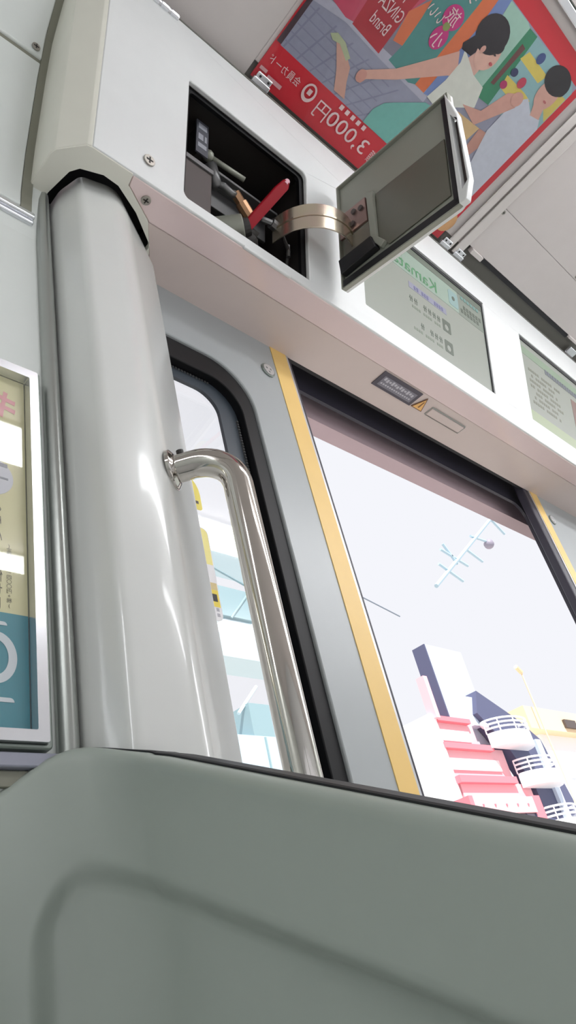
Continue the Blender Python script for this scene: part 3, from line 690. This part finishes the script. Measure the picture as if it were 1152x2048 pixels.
for k, c, r, ry, rgb in (('print_bow', (1.144, .408), .030, .028, (196, 44, 124)), ('print_bow', (1.148, .357), .024, .028, (196, 44, 124)), ('print_knot', (1.145, .385), .010, .010, (136, 150, 84)),
        ('print_face', (1.290, .418), .036, .040, (218, 174, 158)), ('print_hair', (1.262, .452), .052, .044, (34, 28, 36)), ('print_face', (1.524, .468), .036, .042, (206, 160, 146)),
        ('print_hair', (1.518, .506), .050, .034, (30, 26, 32)), ('print_coin', (1.580, .060), .034, .036, (214, 164, 112)), ('print_item', (1.432, .437), .013, .014, (190, 60, 84)), ('print_item', (1.391, .439), .012, .010, (44, 52, 92)),
        ('print_item', (1.424, .505), .013, .014, (60, 78, 130)), ('print_item', (1.391, .402), .012, .010, (170, 40, 96)), ('print_hand', (1.458, .405), .020, .018, (206, 156, 142)), ('print_hand', (1.048, .174), .014, .016, (206, 150, 136))):
    adp(k, circ(c[0], c[1], r, 22, ry), rgb)
for k, c, r, ry, rgb in (('print_lips', (1.316, .408), .006, .004, (190, 84, 90)), ('print_eye', (1.306, .428), .006, .0025, (60, 40, 44)), ('print_eye', (1.508, .476), .005, .0022, (50, 36, 40)), ('print_eye', (1.530, .484), .005, .0022, (50, 36, 40)),
        ('print_lips', (1.534, .452), .007, .003, (176, 96, 96)), ('print_fringe', (1.300, .446), .018, .016, (34, 28, 36)), ('print_fringe', (1.545, .500), .022, .018, (30, 26, 32)), ('print_ear', (1.268, .416), .007, .009, (206, 156, 142))):
    adp(k, circ(c[0], c[1], r, 16, ry), rgb)
ADM = Frame(CEILF(0, 0), -XV, CEILF.v, CEILF.n)
M_ADW = mat('ad_white', (226, 200, 200), .45)
c = lay+.0002
mk('lettering', text_vf('月額', ADM, -1.230, .050, .034, c, width=.030), M_ADW, ad)
mk('lettering', text_vf('3,000', ADM, -1.122, .052, .044, c, width=.150), M_ADW, ad, label='white price lettering')
mk('lettering', text_vf('円', ADM, -1.022, .050, .042, c, width=.040), M_ADW, ad)
mk('lettering', text_vf('会員カード', ADM, -.880, .064, .022, c, width=.100), M_ADW, ad)
mk('lettering', join(*[ADM.box(-1.155+.022*k, -1.143+.022*k, .084, .096, c, c+.0001) for k in range(5)]), M_ADW, ad)
mk('pin_emblem', ADM.map(plate(circ(-.965, .063, .020, 24, .023), [circ(-.965, .065, .014, 20, .016)], c, c+.0002)), M_ADW, ad)
mk('pin_emblem', ADM.box(-.971, -.959, .058, .072, c, c+.0002), M_ADW, ad)
mk('lettering', text_vf('The\nGINZA\nBrand', ADM, -1.000, .322, .105, c, width=.076), M_ADW, ad, label='white lettering on the red sign')
mk('lettering', text_vf('小', ADM, -1.146, .352, .036, c+.0002), M_ADW, ad)
mk('lettering', text_vf('旅', ADM, -1.142, .410, .036, c+.0002), M_ADW, ad)
mk('lettering', text_vf('いい', ADM, -1.098, .385, .024, c, width=.05), M_ADW, ad)
mk('lettering', text_vf('リ', ADM, -1.150, .470, .034, c+.0002), M_ADW, ad)
mk('lettering', text_vf('の', ADM, -1.165, .500, .03, c+.0002), M_ADW, ad)
mk('small_print', join(*[ADM.box(-.898+.05*k, -.852+.05*k, .022, .032, c, c+.0001) for k in range(1)], ADM.box(-.845, -.823, .030, .038, c, c+.0001)), mat('ad_pink', (214, 160, 164), .45), ad)
mk('clear_cover', CEILF.box(.800, 1.612, -.008, .600, .0045, .0058), M_FILM, ad)
mk('side_rail', join(CEILF.box(1.640, 1.668, .004, .600, .0035, .010), CEILF.box(1.680, 1.716, .004, .600, .0035, .008)), M_RAIL, ad, bevel=.002)
mk('side_sheet', CEILF.box(1.612, 1.640, -.004, .600, .0045, .0058), M_COVER, ad)
mk('top_rail', join(CEILF.box(.78, 2.6, .604, .625, .0005, .012)), M_ALU, ad, bevel=.003)
mk('top_rail_groove', CEILF.box(.78, 2.6, .628, .634, .0005, .006), M_GREYTRIM, ad)
def clip(a, w_):
    g = mk('clip', join(CEILF.box(a, a+w_, -.014, .012, .001, .0135), CEILF.box(a+.003, a+w_-.003, .010, .026, .006, .0115)), M_ALU, ad, bevel=.003)
    for q in (.25, .75): mk('clip_rivet', CEILF.map(plate(circ(a+w_*q, .018, .0032, 8), [], .0115, .0125)), M_SLOT, g)
clip(.822, .052); clip(1.618, .045); clip(1.690, .048)
cl2 = thing('poster_clip', 'metal poster clip at the right end of the ceiling channel', 'clip', tuple(CEILF(2.50, 0, .005)))
mk('clip_body', CEILF.box(2.475, 2.53, .0, .028, .001, .0135), M_ALU, cl2, bevel=.003)

# ------------------------------------------------------------------ outside (metres)
def rbox(x0, x1, y0, y1, z0, z1): return box(x0, x1, y0, y1, z0, z1)
mk('ground', rbox(-60, 120, 1.0, 120, -1.2, -.02), mat('platform_concrete', (196, 192, 186), .8), kind='structure', real=True)
mk('station_platform', rbox(-12, 30, .66, 1.0, -.9, -.03), mat('platform_edge', (190, 186, 180), .8), kind='structure', real=True)
M_PINK = mat('building_pink', (236, 182, 190), .8); M_PINKD = mat('building_rose', (222, 128, 140), .8); M_PALE = mat('building_pale', (244, 226, 228), .8)
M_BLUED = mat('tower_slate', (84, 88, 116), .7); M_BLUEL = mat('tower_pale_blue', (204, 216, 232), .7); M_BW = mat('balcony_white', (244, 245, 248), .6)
Yb = 20.
pk = thing('pink_building', 'pink building with stepped ledges seen low through the doorway', 'building', (36.5, 22, -.02), real=True)
mk('wall', rbox(33.1, 37.0, Yb+.6, 26, -.02, 11.3), M_PINK, pk, real=True)
mk('wall', rbox(33.2, 39.0, Yb+.4, 26, -.02, 9.95), M_PINK, pk, real=True)
mk('wall', rbox(33.2, 40.2, Yb+.2, 26, -.02, 8.0), M_PINK, pk, real=True)
for z0, z1, x1, y in ((11.3, 11.55, 36.5, .3), (9.75, 10.05, 37.6, .1), (7.95, 8.3, 38.5, -.1)):
    mk('ledge', rbox(32.9, x1, Yb+y, 26, z0, z1), M_PINKD, pk, real=True)
for z0, z1, x1, y in ((10.3, 10.9, 36.3, .5), (8.7, 9.3, 38.0, .3)):
    mk('pale_band', rbox(33.15, x1, Yb+y, Yb+.65, z0, z1), M_PALE, pk, real=True)
mk('bay', rbox(32.4, 38.6, Yb-.5, 26, 6.31, 7.12), M_PINK, pk, real=True)
mk('bay_side', rbox(38.6, 39.6, Yb-.4, 26, -.02, 7.2), M_PINKD, pk, real=True)
mk('bay_frame', rbox(32.3, 32.65, Yb-.55, Yb+.6, 4.0, 7.15), M_PINKD, pk, real=True)
mk('overexposed_side', join(rbox(32.5, 33.0, Yb+.2, 26, -.02, 11.55)), M_BW, pk, real=True)  # white colour paints in the overexposed glare on this side of the building
for k in range(6):
    g = mk('window', rbox(32.75+.97*k, 33.65+.97*k, Yb-.35, Yb+.1, 4.2, 6.28), mat('window_dark', (112, 112, 128), .3), pk, real=True)
    mk('mullion', rbox(33.65+.97*k, 33.72+.97*k, Yb-.4, Yb+.1, 4.2, 6.28), M_BLUED, g, real=True)
for k in range(5): mk('wall_lamp', rbox(33.4+1.1*k, 33.5+1.1*k, Yb-.55, Yb-.45, 6.65, 6.75), M_PINKD, pk, real=True)
mk('corner_fin', rbox(32.8, 33.15, Yb, Yb+.5, 11.3, 13.6), M_PINK, pk, real=True)
sl = thing('grey_slab', 'tall pale blue slab with a dark left edge rising behind the pink building', 'building', (36, 24, -.02), real=True)
mk('slab', rbox(35.6, 39.4, Yb+.9, Yb+1.8, -.02, 16.3), mat('slab_blue', (186, 194, 206), .7), sl, real=True)
mk('slab_edge', rbox(35.5, 35.6, Yb+.9, Yb+1.8, -.02, 16.3), M_BLUED, sl, real=True)
mk('roof_box', join(rbox(37.0, 38.2, Yb+.4, 22, 11.3, 13.0)), M_BLUEL, sl, real=True)
tw = thing('balcony_tower', 'dark slate stair tower with three round white balconies', 'building', (41, 23, -.02), real=True)
V, F = extr_x([(0, 0)], 0, 1) if False else ([], [])
twp = [(40.9, -.02), (44.6, -.02), (44.6, 7.2), (43.6, 10.7), (41.5, 11.9), (38.0, 13.3), (37.2, 11.9), (38.2, 11.1), (39.4, 9.8), (40.6, 7.8)]
TF = Frame((0, Yb+.1, 0), XV, (0, 0, 1), (0, 1, 0))
mk('shaft', TF.map(plate(twp, [], 0, .75)), M_BLUED, tw, real=True)
mk('pale_rib', rbox(42.5, 43.1, Yb-.1, Yb+.1, -.02, 10.6), M_BLUEL, tw, real=True)
for (cx, cz, r) in ((39.4, 10.05, 2.0), (41.1, 7.9, 1.95), (41.9, 5.3, 1.55)):
    half = [(cx+r*math.cos(math.radians(a)), Yb+.1+r*.6*math.sin(math.radians(a))) for a in range(180, 361, 12)]
    b = mk('balcony', prism(half, cz-.15, cz+.62), M_BW, tw, real=True)
    for k in range(3):
        mk('rail', tube([(p[0], p[1], cz+.84+.24*k) for p in half], .055, 6), M_BW, b, real=True)
    mk('rail_post', join(*[tube([(half[j][0], half[j][1], cz+.6), (half[j][0], half[j][1], cz+1.35)], .04, 6) for j in range(0, 16, 3)]), M_BW, b, real=True)
mk('tower_dish', blob((37.9, Yb+.3, 11.3), .45, .2, .25), M_BW, tw, smooth=True, real=True)
tn = thing('tan_building', 'pale orange flat roofed building at the right of the view', 'building', (47, 24, -.02), real=True)
TN = Frame((0, Yb+2.5, 0), XV, (0, 0, 1), (0, 1, 0))
M_TAN = mat('building_tan', (244, 214, 176), .8)
mk('wall', rbox(50.5, 62, Yb+3.2, 33, -.02, 12.6), M_BW, tn, real=True)
mk('roof', rbox(48.0, 62, Yb+2.4, 33, 12.6, 14.2), M_TAN, tn, real=True)
mk('roof_vent', rbox(53.2, 55.0, Yb+2.2, Yb+2.45, 12.9, 13.5), M_UMBER, tn, real=True)
mk('window', rbox(52.5, 54.5, Yb+3.1, Yb+3.25, 9.5, 11.2), M_BLUEL, tn, real=True)
lp = thing('street_lamp', 'orange lamp head on a pole above the tan roof', 'lamp', (49.0, 22.0, -.02), real=True)
mk('pole', tube([(49.0, 22.0, -.02), (49.0, 22.0, 16.7)], .06, 8), M_TAN, lp, real=True)
mk('lamp_head', tube([(49.0, 22, 16.6), (48.3, 21.9, 16.9)], .16, 8), M_TAN, lp, real=True)
wh = thing('white_building', 'plain white building behind the tower', 'building', (56, 30, -.02), real=True)
mk('wall', rbox(44.9, 50.2, Yb+2.4, 30, -.02, 10.2), M_BW, wh, real=True)
mk('ledge', join(*[rbox(44.85, 50.25, Yb+2.3, Yb+2.42, z, z+.12) for z in (3.4, 5.6, 7.8)]), M_BLUEL, wh, real=True)
# gantry over the tracks
M_SKYB = mat('gantry_pale', (172, 196, 210), .6)
ga = thing('overhead_gantry', 'pale blue overhead line gantry seen high through the doorway', 'gantry', (22, 10, -.02), real=True)
mk('mast', tube([(30.4, 10, -.02), (30.4, 10, 18.9)], .14, 8), M_SKYB, ga, real=True)
mk('boom', tube([(18.9, 10, 10.6), (30.4, 10, 18.78)], .07, 8), M_SKYB, ga, real=True)
for a, b in (((19.6, 11.6), (20.8, 11.2)), ((20.1, 12.3), (21.6, 12.0)), ((22.8, 13.6), (24.1, 13.7)), ((20.9, 11.9), (20.4, 12.6)), ((25.2, 15.2), (26.0, 14.6)), ((22.0, 12.8), (22.9, 12.5))):
    mk('bracket', tube([(a[0], 10, a[1]), (b[0], 10, b[1])], .05, 6), M_SKYB, ga, real=True)
mk('insulator', blob((24.1, 10, 13.6), .2, .2, .2), mat('insulator_mauve', (150, 144, 160), .5), ga, smooth=True, real=True)
for k, (x, z) in enumerate(((8.9, 9.64), (9.1, 5.95))):
    wt = thing('line_mast', ('taller', 'shorter')[k] + ' thin line mast hidden beside the yellow door edge', 'mast', (x-1.2, 6, -.02), real=True)
    mk('mast_pole', tube([(x-1.2, 6, -.02), (x-1.2, 6, z+.4)], .05, 8), M_SKYB, wt, real=True)
    mk('wire', tube([(x-1.2, 6, z+.24), (x+.65, 6, z-.14)], .011, 6), mat('wire_grey', (120, 130, 144), .5), wt, real=True)
# station canopy and signal cabinet seen through the door window
cn = thing('station_canopy', 'pale blue station canopy beams seen through the door window', 'canopy', (4.6, 5.4, -.02), real=True)
M_CAN = mat('canopy_blue', (196, 216, 224), .6); M_CAN2 = mat('canopy_teal', (140, 168, 176), .6)
mk('canopy_post', tube([(6.3, 5.4, -.02), (6.3, 5.4, 5.6)], .09, 10), M_CAN, cn, real=True)
mk('canopy_beam', rbox(4.3, 6.4, 5.0, 5.5, 5.28, 5.52), M_CAN, cn, real=True)
mk('tie_rod', tube([(4.6, 5, 5.05), (6.3, 5.2, 4.75)], .014, 6), M_CAN2, cn, real=True)
mk('tie_rod', tube([(4.9, 5, 4.4), (5.4, 5, 4.95)], .012, 6), M_CAN2, cn, real=True)
mk('speaker_box', rbox(4.75, 5.25, 5.0, 5.3, 4.42, 4.78), M_CAN2, cn, real=True)
mk('lower_beam', rbox(4.4, 6.3, 5.02, 5.4, 3.95, 4.35), M_CAN, cn, real=True)
sgn = thing('signal_cabinet', 'pale blue cabinet with a grey hood low in the door window', 'cabinet', (8.0, 8.4, -.02), real=True)
mk('cabinet_body', rbox(7.5, 8.8, 8.0, 8.8, -.02, 4.42), mat('cabinet_blue', (186, 210, 226), .6), sgn, real=True)
mk('cabinet_seam', rbox(8.05, 8.08, 7.98, 8.02, 2.5, 4.40), M_CAN2, sgn, real=True)
mk('hood', rbox(7.85, 8.3, 8.0, 8.5, 4.42, 4.95), M_CAN2, sgn, real=True)
mk('hood_rod', tube([(7.7, 8.1, 4.8), (8.2, 8.1, 5.3)], .03, 6), M_CAN, sgn, real=True)
